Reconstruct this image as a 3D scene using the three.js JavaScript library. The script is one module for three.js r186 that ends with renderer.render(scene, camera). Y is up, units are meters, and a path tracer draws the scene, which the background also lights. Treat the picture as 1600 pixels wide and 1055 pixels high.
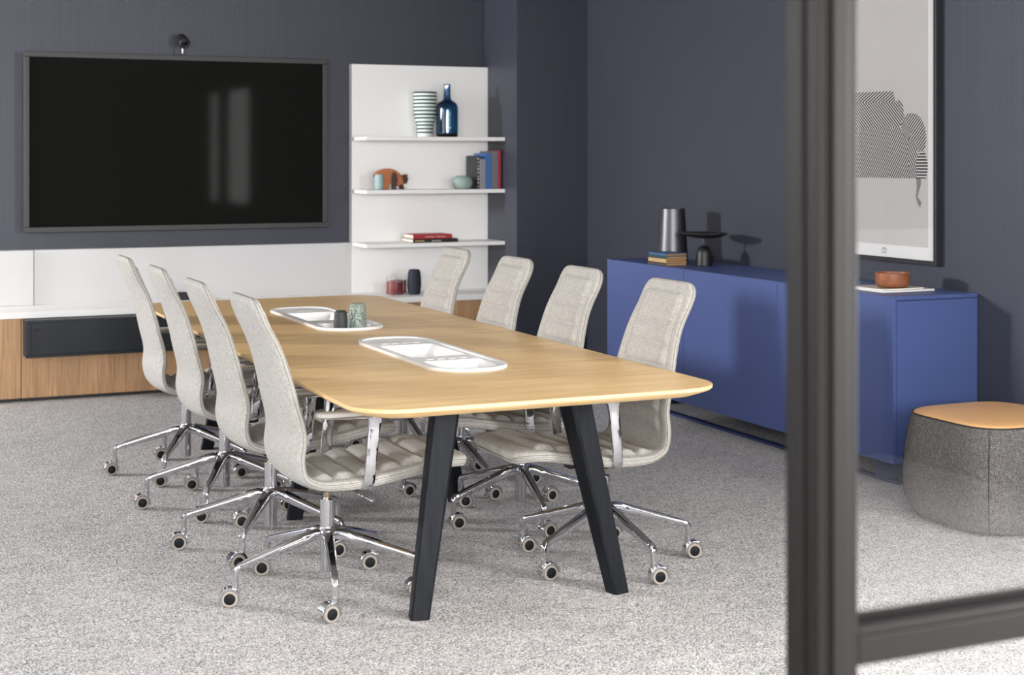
import * as THREE from 'three';
import { RoundedBoxGeometry } from 'three/addons/geometries/RoundedBoxGeometry.js';
import { mergeGeometries, mergeVertices, toCreasedNormals } from 'three/addons/utils/BufferGeometryUtils.js';
import { RectAreaLightUniformsLib } from 'three/addons/lights/RectAreaLightUniformsLib.js';

// ---------------------------------------------------------------- camera, sky, exposure, area lights
// World: x runs along the screen wall to the right, y up, -z runs towards the screen wall (depth d = -z).
const scene = new THREE.Scene();
const renderer = new THREE.WebGLRenderer({ antialias: true });
renderer.toneMapping = THREE.LinearToneMapping;
renderer.toneMappingExposure = 1.03;
renderer.shadowMap.enabled = true;
RectAreaLightUniformsLib.init();

const FPX = 2350.6, HORIZON = 246.4, IMW = 1600, IMH = 1055, YAW = 0.4187;
const halfFull = IMH - HORIZON;
const camera = new THREE.PerspectiveCamera(2 * Math.atan(halfFull / FPX) * 180 / Math.PI, IMW / (2 * halfFull), 0.05, 60);
camera.setViewOffset(IMW, 2 * halfFull, 0, halfFull - HORIZON, IMW, IMH);   // shift lens: verticals stay upright
camera.position.set(0, 1.5, 0);
camera.rotation.y = -YAW;
camera.focus = 5.7; camera.userData.fStop = 4;
scene.add(camera);

scene.background = new THREE.Color().setRGB(1.25, 1.42, 1.6);        // overcast daylight outside the windows

function areaLight(w, h, pos, target, color, intensity) {
  const l = new THREE.RectAreaLight(color, intensity, w, h);
  l.position.set(...pos); l.lookAt(...target); scene.add(l); return l;
}
const WL = -4.5, WR = 4.83, DB = 10.12, DF = -3.2, CEIL = 2.85;         // room limits: left, right, back and front depth, ceiling
// daylight in the window openings (see windows_* below)
areaLight(0.62, 0.6, [WL + 0.02, 2.35, -9.55], [5, 2.35, -9.55], new THREE.Color().setRGB(1.0, 0.98, 0.98), 430);     // window_1
areaLight(4.9, 1.2, [WL + 0.02, 1.85, -5.0], [5, 1.85, -5.0], new THREE.Color().setRGB(0.97, 0.98, 1.0), 3.6);        // window_2
areaLight(1.06, 1.5, [WR - 0.02, 1.65, -0.275], [-5, 1.65, -0.275], new THREE.Color().setRGB(1.0, 0.99, 0.97), 105);   // window_3
areaLight(0.4, 1.5, [WR - 0.02, 1.65, 1.15], [-5, 1.65, 1.15], new THREE.Color().setRGB(1.0, 0.99, 0.97), 105);        // window_5
areaLight(5.9, 1.35, [-1.2, 1.97, 3.18], [-1.2, 1.97, -5], new THREE.Color().setRGB(1.0, 0.99, 0.98), 31);            // window_4

// ---------------------------------------------------------------- helpers
let seed = 7;
const rnd = () => { seed = (seed * 1664525 + 1013904223) >>> 0; return seed / 4294967296; };
const V = (x, y, z) => new THREE.Vector3(x, y, z);
const used = {};
function numbered(n) { const k = used[n] = (used[n] ?? -1) + 1; return k ? `${n}_${String(k).padStart(3, '0')}` : n; }
const shadow = (m) => { m.castShadow = true; m.receiveShadow = true; return m; };
function part(name, geo, mat, parent) { const m = shadow(new THREE.Mesh(geo, mat)); m.name = name; parent.add(m); return m; }
function thing(name, label, category, x = 0, y = 0, d = 0, turn = 0, group) {
  const o = new THREE.Group(); o.name = numbered(name); o.position.set(x, y, -d); o.rotation.y = turn;
  o.userData = { label, category }; if (group) o.userData.group = group; scene.add(o); return o;
}
function single(name, label, category, geo, mat, x = 0, y = 0, d = 0, turn = 0, group) {
  const o = shadow(new THREE.Mesh(geo, mat)); o.name = numbered(name); o.position.set(x, y, -d); o.rotation.y = turn;
  o.userData = { label, category }; if (group) o.userData.group = group; scene.add(o); return o;
}
function struct(name, geo, mat, label, category) {
  const o = shadow(geo ? new THREE.Mesh(geo, mat) : new THREE.Group()); o.name = name;
  o.userData = { kind: 'structure', label, category }; scene.add(o); return o;
}
function boxUV(g, s = 1) {            // uv in metres from the dominant axis of each triangle
  g = g.index ? g.toNonIndexed() : g;
  const p = g.attributes.position, uv = new Float32Array(p.count * 2);
  const a = V(), b = V(), c = V();
  for (let i = 0; i < p.count; i += 3) {
    a.fromBufferAttribute(p, i); b.fromBufferAttribute(p, i + 1); c.fromBufferAttribute(p, i + 2);
    const n = b.clone().sub(a).cross(c.clone().sub(a)); const ax = Math.abs(n.x), ay = Math.abs(n.y), az = Math.abs(n.z);
    for (let k = 0; k < 3; k++) {
      const q = [a, b, c][k]; let u, v;
      if (ay >= ax && ay >= az) { u = q.x; v = q.z; } else if (ax >= az) { u = q.z; v = q.y; } else { u = q.x; v = q.y; }
      uv[(i + k) * 2] = u * s; uv[(i + k) * 2 + 1] = v * s;
    }
  }
  g.setAttribute('uv', new THREE.BufferAttribute(uv, 2)); return g;
}
function box(x0, x1, y0, y1, d0, d1, r = 0) {     // limits in x, height and depth
  const w = x1 - x0, h = y1 - y0, l = d1 - d0;
  const g = r ? new RoundedBoxGeometry(w, h, l, 2, Math.min(r, w / 2.01, h / 2.01, l / 2.01)) : new THREE.BoxGeometry(w, h, l);
  g.translate((x0 + x1) / 2, (y0 + y1) / 2, -(d0 + d1) / 2); return boxUV(g);
}
function join(list) {
  return mergeGeometries(list.map((g) => { g = g.index ? g.toNonIndexed() : g; for (const k of Object.keys(g.attributes)) if (!['position', 'normal', 'uv'].includes(k)) g.deleteAttribute(k); return g; }));
}
function lathe(pts, n = 40) { return new THREE.LatheGeometry(pts.map(([r, y]) => new THREE.Vector2(r, y)), n); }
// a bar of superelliptic section swept along points; sizes = [half width along `side`, half height]
function sweep(pts, sizes, ref = V(0, 1, 0), n = 14, pw = 2.6, sub = 1) {
  let P = pts.map((p) => V(...p)), S = sizes;
  if (sub > 1) {
    const c = new THREE.CatmullRomCurve3(P, false, 'centripetal'); const m = (P.length - 1) * sub; const np = [], ns = [];
    for (let i = 0; i <= m; i++) { const t = i / m, k = Math.min(P.length - 2, Math.floor(t * (P.length - 1))), f = t * (P.length - 1) - k; np.push(c.getPoint(t)); ns.push([S[k][0] * (1 - f) + S[k + 1][0] * f, S[k][1] * (1 - f) + S[k + 1][1] * f]); }
    P = np; S = ns;
  }
  const pos = [], idx = [], N = P.length;
  for (let i = 0; i < N; i++) {
    const T = P[Math.min(i + 1, N - 1)].clone().sub(P[Math.max(i - 1, 0)]).normalize();
    let side = T.clone().cross(ref); if (side.lengthSq() < 1e-6) side = T.clone().cross(V(1, 0, 0)); side.normalize();
    const up = side.clone().cross(T).normalize();
    for (let j = 0; j < n; j++) {
      const a = j / n * 2 * Math.PI, ca = Math.cos(a), sa = Math.sin(a);
      const u = Math.sign(ca) * Math.abs(ca) ** (2 / pw) * S[i][0], v = Math.sign(sa) * Math.abs(sa) ** (2 / pw) * S[i][1];
      const q = P[i].clone().addScaledVector(side, u).addScaledVector(up, v); pos.push(q.x, q.y, q.z);
    }
  }
  for (let i = 0; i < N - 1; i++) for (let j = 0; j < n; j++) { const a = i * n + j, b = i * n + (j + 1) % n; idx.push(a, b, a + n, b, b + n, a + n); }
  for (const [i, flip] of [[0, 0], [N - 1, 1]]) { const c = pos.length / 3; pos.push(P[i].x, P[i].y, P[i].z); for (let j = 0; j < n; j++) { const a = i * n + j, b = i * n + (j + 1) % n; flip ? idx.push(c, a, b) : idx.push(c, b, a); } }
  const g = new THREE.BufferGeometry(); g.setAttribute('position', new THREE.Float32BufferAttribute(pos, 3)); g.setIndex(idx);
  g.setAttribute('uv', new THREE.Float32BufferAttribute(new Float32Array(pos.length / 3 * 2), 2));
  return toCreasedNormals(g, 0.8);
}

// ---------------------------------------------------------------- textures
function hash2(x, y, s) { let h = (x * 374761393 + y * 668265263 + s * 1442695041) | 0; h = Math.imul(h ^ (h >>> 13), 1274126177); return ((h ^ (h >>> 16)) >>> 0) / 4294967296; }
function vnoise(x, y, px, py, s) {               // value noise that tiles with periods px, py
  const xi = Math.floor(x), yi = Math.floor(y), fx = x - xi, fy = y - yi, m = (a, p) => ((a % p) + p) % p;
  const u = fx * fx * (3 - 2 * fx), v = fy * fy * (3 - 2 * fy);
  const a = hash2(m(xi, px), m(yi, py), s), b = hash2(m(xi + 1, px), m(yi, py), s), c = hash2(m(xi, px), m(yi + 1, py), s), d = hash2(m(xi + 1, px), m(yi + 1, py), s);
  return (a * (1 - u) + b * u) * (1 - v) + (c * (1 - u) + d * u) * v;
}
function tex(n, fn, metres, srgb = true, m = n) {      // fn(x, y) in 0..1 -> [r, g, b] 0..255
  const data = new Uint8Array(n * m * 4);
  for (let y = 0; y < m; y++) for (let x = 0; x < n; x++) { const c = fn(x / n, y / m), k = (y * n + x) * 4; for (let i = 0; i < 3; i++) data[k + i] = Math.max(0, Math.min(255, c[i])); data[k + 3] = 255; }
  const t = new THREE.DataTexture(data, n, m); t.wrapS = t.wrapT = THREE.RepeatWrapping; t.magFilter = THREE.LinearFilter; t.minFilter = THREE.LinearMipmapLinearFilter; t.generateMipmaps = true;
  if (srgb) t.colorSpace = THREE.SRGBColorSpace; t.repeat.set(1 / metres[0], 1 / metres[1]); t.needsUpdate = true; return t;
}
const mixc = (a, b, t) => a.map((v, i) => v + (b[i] - v) * t);
// carpet: short loop pile, light and dark yarns mixed
const carpetMap = tex(2048, (x, y) => {
  const a = vnoise(x * 620, y * 620, 620, 620, 1), b = vnoise(x * 1024, y * 1024, 1024, 1024, 2), c = vnoise(x * 50, y * 100, 50, 100, 3), e = vnoise(x * 7, y * 7, 7, 7, 4);
  const l = a * 0.6 + b * 0.4; let t = (l - 0.5) * 1.5 + 0.66 + (c - 0.5) * 0.14 + (e - 0.5) * 0.06; if (l < 0.3) t -= 0.25;
  return mixc([84, 82, 85], [214, 212, 210], Math.max(0, Math.min(1, t)));
}, [2.0, 2.0]);
const carpetBump = tex(1024, (x, y) => { const v = 255 * (vnoise(x * 300, y * 300, 300, 300, 1) * 0.65 + vnoise(x * 512, y * 512, 512, 512, 2) * 0.35); return [v, v, v]; }, [1.6, 1.6], false);
const feltMap = tex(1024, (x, y) => {
  const a = vnoise(x * 280, y * 280, 280, 280, 5), b = vnoise(x * 512, y * 512, 512, 512, 6), c = vnoise(x * 40, y * 40, 40, 40, 7);
  let t = 0.62 + (a - 0.5) * 0.55 + (b - 0.5) * 0.45 + (c - 0.5) * 0.12; if (b > 0.86) t -= 0.35;
  return mixc([122, 119, 114], [198, 195, 190], t);
}, [0.5, 0.5]);
const feltBump = tex(512, (x, y) => { const v = 255 * (vnoise(x * 150, y * 150, 150, 150, 5) * 0.5 + vnoise(x * 256, y * 256, 256, 256, 6) * 0.5); return [v, v, v]; }, [0.25, 0.25], false);
const tweedMap = tex(1024, (x, y) => {
  const a = vnoise(x * 340, y * 340, 340, 340, 15), b = vnoise(x * 512, y * 512, 512, 512, 16), c = vnoise(x * 260, y * 30, 260, 30, 17);
  const t = 0.45 + (a - 0.5) * 0.9 + (b - 0.5) * 0.9 + (c - 0.5) * 0.25; return mixc([48, 46, 45], [158, 154, 150], t);
}, [0.42, 0.42]);
const grain = (x, y, s, k) => { const w = vnoise(x * 5, y * 40, 5, 40, s) * 0.4; return vnoise(x * 7, y * 230 + w, 7, 230, s + 1) * 0.45 + vnoise(x * 22, y * 512, 22, 512, s + 2) * 0.3 + vnoise(x * 3, y * k, 3, k, s + 3) * 0.25; };
const oakTopMap = tex(1024, (x, y) => mixc([204, 165, 112], [238, 206, 154], (grain(x, y, 21, 26) - 0.5) * 1.35 + 0.5), [1.3, 1.0]);
const oakFrontMap = tex(1024, (x, y) => mixc([158, 120, 84], [204, 162, 118], (grain(y, x, 31, 30) - 0.5) * 1.6 + 0.5), [1.0, 1.3]);
const stainMap = tex(512, (x, y) => mixc([13, 15, 19], [36, 39, 45], (grain(y, x, 41, 18) - 0.5) * 1.3 + 0.4), [0.28, 0.9]);
const stainBump = tex(512, (x, y) => { const v = 255 * grain(y, x, 41, 18); return [v, v, v]; }, [0.28, 0.9], false);
const wallMap = tex(512, (x, y) => { const t = vnoise(x * 200, y * 6, 200, 6, 51) * 0.6 + vnoise(x * 256, y * 256, 256, 256, 52) * 0.4; return mixc([48, 51, 63], [55, 58, 70], t); }, [1.4, 2.2]);
const wallBump = tex(512, (x, y) => { const v = 255 * (vnoise(x * 200, y * 6, 200, 6, 51) * 0.5 + vnoise(x * 256, y * 256, 256, 256, 52) * 0.5); return [v, v, v]; }, [1.4, 2.2], false);
const speck = (lo, hi, s, m) => tex(256, (x, y) => { const t = vnoise(x * 64, y * 64, 64, 64, s) > 0.5 ? 1 : 0; return mixc(lo, hi, t * 0.75 + vnoise(x * 128, y * 128, 128, 128, s + 1) * 0.25); }, m);

// ---------------------------------------------------------------- materials
const std = (o) => new THREE.MeshStandardMaterial(o), phy = (o) => new THREE.MeshPhysicalMaterial(o);
const M = {
  carpet: std({ map: carpetMap, bumpMap: carpetBump, bumpScale: 0.004, roughness: 1 }),
  wall: phy({ map: wallMap, bumpMap: wallBump, bumpScale: 0.0005, roughness: 0.5, sheen: 1, sheenRoughness: 0.5, sheenColor: new THREE.Color().setRGB(0.56, 0.52, 0.61) }),
  ceiling: std({ color: '#b4b3b1', roughness: 0.95 }),
  plainWall: std({ color: '#585860', roughness: 0.9 }),
  white: std({ color: '#f1f0ee', roughness: 0.42 }),
  panelWhite: std({ color: '#cac9c9', roughness: 0.42 }),
  tray: std({ color: '#e4e3e2', roughness: 0.35 }),
  felt: std({ map: feltMap, bumpMap: feltBump, bumpScale: 0.0012, roughness: 1 }),
  stitch: std({ color: '#757067', roughness: 1 }),
  chrome: std({ color: '#d4d4d8', metalness: 1, roughness: 0.06 }),
  piston: std({ color: '#b8a994', metalness: 1, roughness: 0.22 }),
  black: std({ color: '#17181b', roughness: 0.5 }),
  cap: phy({ color: '#0e1014', roughness: 0.6, specularIntensity: 0.4 }),
  tyre: std({ color: '#8f887f', roughness: 0.7 }),
  oakTop: phy({ map: oakTopMap, roughness: 0.42, clearcoat: 0.15, clearcoatRoughness: 0.35 }),
  oakFront: std({ map: oakFrontMap, roughness: 0.5 }),
  stain: phy({ map: stainMap, bumpMap: stainBump, bumpScale: 0.0006, roughness: 0.45, specularIntensity: 0.25 }),
  blue: std({ color: '#46578b', roughness: 0.4 }),
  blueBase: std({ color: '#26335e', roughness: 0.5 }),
  frame: phy({ color: '#191716', roughness: 0.5, specularIntensity: 0.3 }),
  screen: phy({ color: '#181817', roughness: 0.05, specularIntensity: 0.013 }),
  bezel: std({ color: '#2a2b2b', roughness: 0.5 }),
  glass: phy({ color: '#ffffff', transmission: 1, thickness: 0, roughness: 0, ior: 1.5 }),
  navyMetal: std({ color: '#141922', roughness: 0.45, metalness: 0.2 }),
};
const flat = (c, r = 0.6, x = {}) => std({ color: c, roughness: r, ...x });

// ---------------------------------------------------------------- room shell
struct('floor', box(WL - 0.2, WR + 0.2, -0.1, 0, DF - 0.2, DB + 0.15), M.carpet, 'grey and white flecked loop pile carpet floor', 'floor');
struct('ceiling', box(WL - 0.2, WR + 0.2, CEIL, CEIL + 0.12, DF - 0.2, DB + 0.15), M.ceiling, 'white ceiling above the meeting room', 'ceiling');
struct('wall_back', box(WL - 0.2, WR + 0.2, 0, CEIL, DB, DB + 0.15), M.wall, 'dark blue grey wall behind the large screen', 'wall');
struct('wall_pillar', box(4.284, WR, 0, CEIL, 9.543, DB), M.wall, 'dark blue grey corner pillar right of the white shelves', 'pillar');
function wallX(x0, x1, holes) {      // a wall along the depth axis with rectangular openings [d0, d1, y0, y1]
  const s = new THREE.Shape([[DF - 0.2, 0], [DB + 0.15, 0], [DB + 0.15, CEIL], [DF - 0.2, CEIL]].map(([a, b]) => new THREE.Vector2(a, b)));
  for (const [d0, d1, y0, y1] of holes) s.holes.push(new THREE.Path([[d0, y0], [d0, y1], [d1, y1], [d1, y0]].map(([a, b]) => new THREE.Vector2(a, b))));
  const g = new THREE.ExtrudeGeometry(s, { depth: x1 - x0, bevelEnabled: false });
  g.rotateY(Math.PI / 2); g.translate(x0, 0, 0); return boxUV(g);
}
const winL = [[9.2, 9.9, 2.0, 2.7], [2.5, 7.5, 1.2, 2.5]], winR = [[-0.3, 0.85, 0.85, 2.45], [-1.4, -0.9, 0.85, 2.45]];
struct('wall_left', wallX(WL - 0.15, WL, winL), M.plainWall, 'grey window wall left of the table outside the picture', 'wall');
struct('wall_right', wallX(WR, WR + 0.15, winR), M.wall, 'dark blue grey wall behind the blue sideboard and framed print', 'wall');
const winF = [-4.2, 1.8, 1.25, 2.7];
struct('wall_front', join([box(WL - 0.2, winF[0], 0, CEIL, DF - 0.15, DF), box(winF[1], WR + 0.2, 0, CEIL, DF - 0.15, DF), box(winF[0], winF[1], 0, winF[2], DF - 0.15, DF), box(winF[0], winF[1], winF[3], CEIL, DF - 0.15, DF)]), M.plainWall, 'grey wall of the corridor behind the viewer', 'wall');
function windowUnit(n, x, [d0, d1, y0, y1], bars, label) {
  const g = struct(`window_${n}`, null, null, label, 'window'); const t = 0.05;
  const fr = part('window_frame', join([box(x - 0.03, x + 0.03, y0, y0 + t, d0, d1), box(x - 0.03, x + 0.03, y1 - t, y1, d0, d1), box(x - 0.03, x + 0.03, y0 + t, y1 - t, d0, d0 + t), box(x - 0.03, x + 0.03, y0 + t, y1 - t, d1 - t, d1)]), M.frame, g);
  for (const b of bars) part('mullion', box(x - 0.025, x + 0.025, y0 + t, y1 - t, b - 0.03, b + 0.03), M.frame, g);
  const e = [d0 + t, ...bars, d1 - t];
  for (let i = 0; i + 1 < e.length; i++) part('pane', box(x - 0.004, x + 0.004, y0 + t, y1 - t, e[i] + (i ? 0.03 : 0), e[i + 1] - (i + 2 < e.length ? 0.03 : 0)), M.glass, g);
}
windowUnit(1, WL - 0.08, winL[0], [], 'small high window in the left wall');
windowUnit(2, WL - 0.08, winL[1], [4.1, 5.8], 'wide window in the left wall');
windowUnit(3, WR + 0.08, winR[0], [], 'wider corridor window in the right wall');
windowUnit(5, WR + 0.08, winR[1], [], 'narrow corridor window in the right wall');
{
  const g = struct('window_4', null, null, 'wide window in the corridor wall behind the viewer', 'window'), [x0, x1, y0, y1] = winF, d = DF - 0.08, t = 0.05;
  part('window_frame', join([box(x0, x1, y0, y0 + t, d - 0.03, d + 0.03), box(x0, x1, y1 - t, y1, d - 0.03, d + 0.03), box(x0, x0 + t, y0 + t, y1 - t, d - 0.03, d + 0.03), box(x1 - t, x1, y0 + t, y1 - t, d - 0.03, d + 0.03)]), M.frame, g);
  for (let i = 1; i < 4; i++) part('mullion', box(x0 + i * 1.5 - 0.03, x0 + i * 1.5 + 0.03, y0 + t, y1 - t, d - 0.025, d + 0.025), M.frame, g);
  for (let i = 0; i < 4; i++) part('pane', box(x0 + i * 1.5 + (i ? 0.03 : t), x0 + (i + 1) * 1.5 - (i < 3 ? 0.03 : t), y0 + t, y1 - t, d - 0.004, d + 0.004), M.glass, g);
}
for (const [x, d, power, l] of [[0.5, 2.9, 6, 'flat ceiling lamp above the left foreground carpet'], [2.2, 2.9, 6, 'flat ceiling lamp in front of the table'], [3.9, 2.9, 14, 'flat ceiling lamp above the right foreground carpet']]) {
  const g = thing('ceiling_lamp', l, 'lamp', x, CEIL - 0.06, d, 0, 'flat ceiling lamps');
  part('housing', join([box(-0.62, 0.62, 0.012, 0.06, -0.17, 0.17, 0.004), box(-0.62, 0.62, 0, 0.02, -0.17, -0.155), box(-0.62, 0.62, 0, 0.02, 0.155, 0.17)]), M.white, g);
  part('lamp_diffuser', box(-0.6, 0.6, 0.004, 0.012, -0.155, 0.155), std({ color: '#ffffff', emissive: '#fff6ea', emissiveIntensity: 2 }), g);
  areaLight(1.18, 0.3, [x, CEIL - 0.062, -d], [x, 0, -d], new THREE.Color().setRGB(1.0, 0.98, 0.95), power);
}

// ---------------------------------------------------------------- glass partition in the foreground
{
  const g = thing('glass_partition', 'dark metal framed glass partition in the blurred right foreground', 'partition', 1.049, 0, 1.47);
  const w = 0.057, dp = 0.069;
  part('post', join([box(0, w, 0, CEIL, 0, dp, 0.003), box(w * 0.3, w * 0.7, 0, CEIL, -0.006, 0.004, 0.002), box(-0.005, 0.004, 0, CEIL, dp * 0.42, dp * 0.75, 0.002)]), M.frame, g);
  const X1 = WR - 1.049;
  part('transom', join([box(w, X1, 0.893, 0.928, 0, dp, 0.003), box(w, X1, 0.926, 0.938, 0.002, 0.014, 0.004), box(w, X1, 0.926, 0.934, dp - 0.012, dp, 0.003)]), M.frame, g);
  part('header', box(w, X1, CEIL - 0.07, CEIL, 0, dp, 0.003), M.frame, g);
  part('sill', box(w, X1, 0, 0.05, 0, dp, 0.003), M.frame, g);
  part('pane', box(w, X1, 0.932, CEIL - 0.07, dp / 2 - 0.005, dp / 2 + 0.005), M.glass, g);
  part('pane', box(w, X1, 0.05, 0.893, dp / 2 - 0.005, dp / 2 + 0.005), M.glass, g);
}

// ---------------------------------------------------------------- screen wall: panels, worktop, cabinets, shelves
single('wall_panel', 'white wall panel at the far left edge beyond the seam', 'panel', box(-0.6, 1.118, 0.5545, 0.906, 10.05, 10.12, 0.002), M.panelWhite, 0, 0, 0);
single('wall_panel', 'long low white wall panel under the large screen', 'panel', box(1.122, 3.247, 0.553, 0.906, 10.062, 10.12, 0.002), M.panelWhite, 0, 0, 0);
single('shelf_panel', 'tall white back panel carrying the three shelves', 'panel', box(3.25, 4.283, 0.553, 2.155, 10.055, 10.12, 0.002), M.white, 0, 0, 0);
single('worktop', 'long white worktop above the oak cabinets', 'worktop', box(-0.6, 4.283, 0.515, 0.553, 9.62, 10.12, 0.003), M.white, 0, 0, 0);
for (const [x0, x1, l] of [[-0.6, 1.0, 'light oak cabinet front at the far left edge beyond the vertical joint'], [1.004, 2.9, 'wide light oak cabinet front below the black metal locker'], [2.904, 4.283, 'oak cabinet under the shelves, mostly hidden behind the right chairs']]) {
  const c = thing('oak_cabinet', l, 'cabinet', 0, 0, 0);
  part('door', box(x0, x1, 0.022, 0.513, 9.66, 9.68, 0.001), M.oakFront, c);
  part('carcass', box(x0 + 0.002, x1 - 0.002, 0.022, 0.513, 9.681, 10.1), M.oakFront, c);
  part('plinth', box(x0, x1, 0, 0.021, 9.69, 10.1), M.black, c);
}
{
  const g = thing('metal_locker', 'black metal locker hung under the white worktop, slotted handle at its left', 'locker', 1.012, 0.286, 9.5);
  const L = 1.62, h = 0.226;
  part('body', box(0, L, 0, h, 0.012, 0.155, 0.003), M.navyMetal, g);
  part('front_frame', join([box(0, L, h - 0.016, h, 0, 0.012, 0.002), box(0, L, 0, 0.016, 0, 0.012, 0.002), box(0, 0.03, 0.016, h - 0.016, 0, 0.012, 0.002), box(L - 0.03, L, 0.016, h - 0.016, 0, 0.012, 0.002)]), M.navyMetal, g);
  part('slot_handle', join([box(0.05, 0.058, 0.06, 0.17, 0.004, 0.013), box(0.07, 0.078, 0.06, 0.17, 0.004, 0.013), box(0.05, 0.078, 0.166, 0.174, 0.004, 0.013), box(0.05, 0.078, 0.056, 0.064, 0.004, 0.013)]), M.black, g);
}
for (const [y, l] of [[1.618, 'top white shelf holding the striped vase and blue bottle'], [1.252, 'middle white shelf holding the wooden animal and upright books'], [0.884, 'lowest white shelf holding the red and black books']])
  single('wall_shelf', l, 'shelf', box(3.252, 4.281, y, y + 0.026, 9.739, 10.054, 0.002), M.white, 0, 0, 0, 0, 'white wall shelves');
single('socket_box', 'small dark socket box on the worktop behind the far end of the table', 'socket', box(-0.06, 0.09, 0, 0.052, -0.02, 0.03, 0.004), M.navyMetal, 2.05, 0.553, 10.03);
{
  const g = thing('wall_screen', 'large black flat screen mounted on the dark wall', 'screen', 1.0536, 1.021, 10.0);
  const W = 2.006, h = 1.157, b = 0.034;
  part('bezel', join([box(0, W, 0, b, 0, 0.03, 0.003), box(0, W, h - b, h, 0, 0.03, 0.003), box(0, b, b, h - b, 0, 0.03, 0.003), box(W - b, W, b, h - b, 0, 0.03, 0.003)]), M.bezel, g);
  part('display', box(b - 0.004, W - b + 0.004, b - 0.004, h - b + 0.004, 0.008, 0.018), M.screen, g);
  part('housing', box(0.01, W - 0.01, 0.01, h - 0.01, 0.03, 0.118), M.black, g);
}
{
  const g = thing('webcam', 'small black conference webcam standing on top of the screen', 'webcam', 2.06, 2.178, 10.01);
  part('foot', box(-0.02, 0.02, 0, 0.006, -0.01, 0.05, 0.002), M.black, g);
  part('stem', sweep([[0, 0.005, 0], [0, 0.03, 0.004], [0.004, 0.06, 0.008]], [[0.006, 0.006], [0.006, 0.006], [0.006, 0.006]], V(0, 0, 1), 10, 2, 3), M.chrome, g);
  const b = lathe([[0, -0.055], [0.032, -0.05], [0.037, -0.04], [0.037, 0.045], [0.033, 0.054], [0.024, 0.056], [0.022, 0.05], [0, 0.05]], 32); b.rotateX(Math.PI / 2 + 0.42); b.rotateY(0.12); b.translate(0.003, 0.096, 0.0);
  const bd = part('body', b, M.black, g);
  const l = lathe([[0, 0.004], [0.012, 0.003], [0.018, 0]], 24); l.translate(0, 0.052, 0); l.rotateX(Math.PI / 2 + 0.42); l.rotateY(0.12); l.translate(0.003, 0.096, 0);
  part('lens', l, flat('#050506', 0.05), bd);
}

// ---------------------------------------------------------------- books and other things on the shelves
function book(name, label, x0, y0, d0, w, h, l, cover, spineSide, pages = '#d8cbb2', marks, group) {   // box x0..x0+w, y0..y0+h, d0..d0+l ; spineSide 'front' | 'left'; lies flat when h is the smallest
  const g = thing(name, label, 'book', x0, y0, d0, 0, group), c = flat(cover, 0.6), t = 0.0028;
  if (h < w && h < l) {          // lying
    part('cover', box(0, w, 0, t, 0, l, 0.001), c, g); part('cover', box(0, w, h - t, h, 0, l, 0.001), c, g);
    part('spine', spineSide === 'front' ? box(0, w, 0.0005, h - 0.0005, -0.002, t, 0.0015) : box(-0.002, t, 0.0005, h - 0.0005, 0, l, 0.0015), c, g);
    part('pages', box(spineSide === 'left' ? t : 0.004, w - 0.004, t, h - t, spineSide === 'front' ? t : 0.004, l - 0.004), flat(pages, 0.9), g);
  } else {                       // standing, spine to the front
    part('cover', box(0, t, 0, h, 0, l, 0.001), c, g); part('cover', box(w - t, w, 0, h, 0, l, 0.001), c, g);
    part('spine', box(0.0003, w - 0.0003, 0, h, -0.003, t, 0.002), c, g);
    part('pages', box(t, w - t, 0.003, h - 0.004, t, l - 0.004), flat(pages, 0.9), g);
  }
  if (marks) for (const [a0, a1, b0, b1, col] of marks) part('spine_print', box(a0, a1, b0, b1, -0.0045, -0.001), flat(col, 0.6), g);
  return g;
}
const Y1 = 1.644, Y2 = 1.278, Y3 = 0.91, YW = 0.553, YC = 0.87;
{
  const g = thing('striped_vase', 'mint and dark green striped ceramic vase on the top shelf', 'vase', 3.762, Y1, 9.968);
  const P = [[0, 0.004], [0.046, 0], [0.054, 0.006]], bands = [];
  const RV = [0.053, 0.054, 0.055, 0.056, 0.062, 0.071, 0.077, 0.079, 0.079, 0.0795, 0.0795, 0.08, 0.079];
  for (let i = 0; i < 12; i++) { const y = 0.012 + i * 0.0255, r = RV[i]; P.push([r - 0.0015, y + 0.001], [r + 0.001, y + 0.006], [r + 0.001, y + 0.016], [r - 0.0015, y + 0.0205]); bands.push([Math.max(r, RV[i + 1]) + 0.0006, y + 0.0185, i]); }
  P.push([0.079, 0.317], [0.076, 0.319], [0.072, 0.316], [0.07, 0.12], [0.045, 0.09], [0, 0.085]);
  part('body', lathe(P, 48), flat('#dce8e3', 0.5), g);
  for (const [r, y] of bands) part('stripe', lathe([[r - 0.004, y - 0.003], [r + 0.0024, y - 0.001], [r + 0.0028, y + 0.0035], [r + 0.0024, y + 0.008], [r - 0.004, y + 0.01]], 48), flat('#26403a', 0.5), g);
}
{
  const g = thing('glass_bottle', 'tall deep blue glass bottle beside the striped vase', 'bottle', 3.892, Y1, 9.87);
  const outer = [[0, 0], [0.066, 0], [0.075, 0.008], [0.077, 0.03], [0.077, 0.2], [0.074, 0.222], [0.062, 0.243], [0.04, 0.256], [0.027, 0.268], [0.0235, 0.29], [0.0225, 0.36], [0.0245, 0.368], [0.0235, 0.373], [0.018, 0.373]];
  const inner = [[0.0175, 0.36], [0.018, 0.29], [0.022, 0.266], [0.036, 0.25], [0.058, 0.237], [0.069, 0.218], [0.072, 0.2], [0.072, 0.03], [0.068, 0.014], [0, 0.012]];
  part('body', lathe([...outer, ...inner], 48), phy({ color: '#ffffff', transmission: 1, thickness: 0.01, roughness: 0.02, ior: 1.5, attenuationColor: new THREE.Color('#2f7ca6'), attenuationDistance: 0.008 }), g);
}
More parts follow.
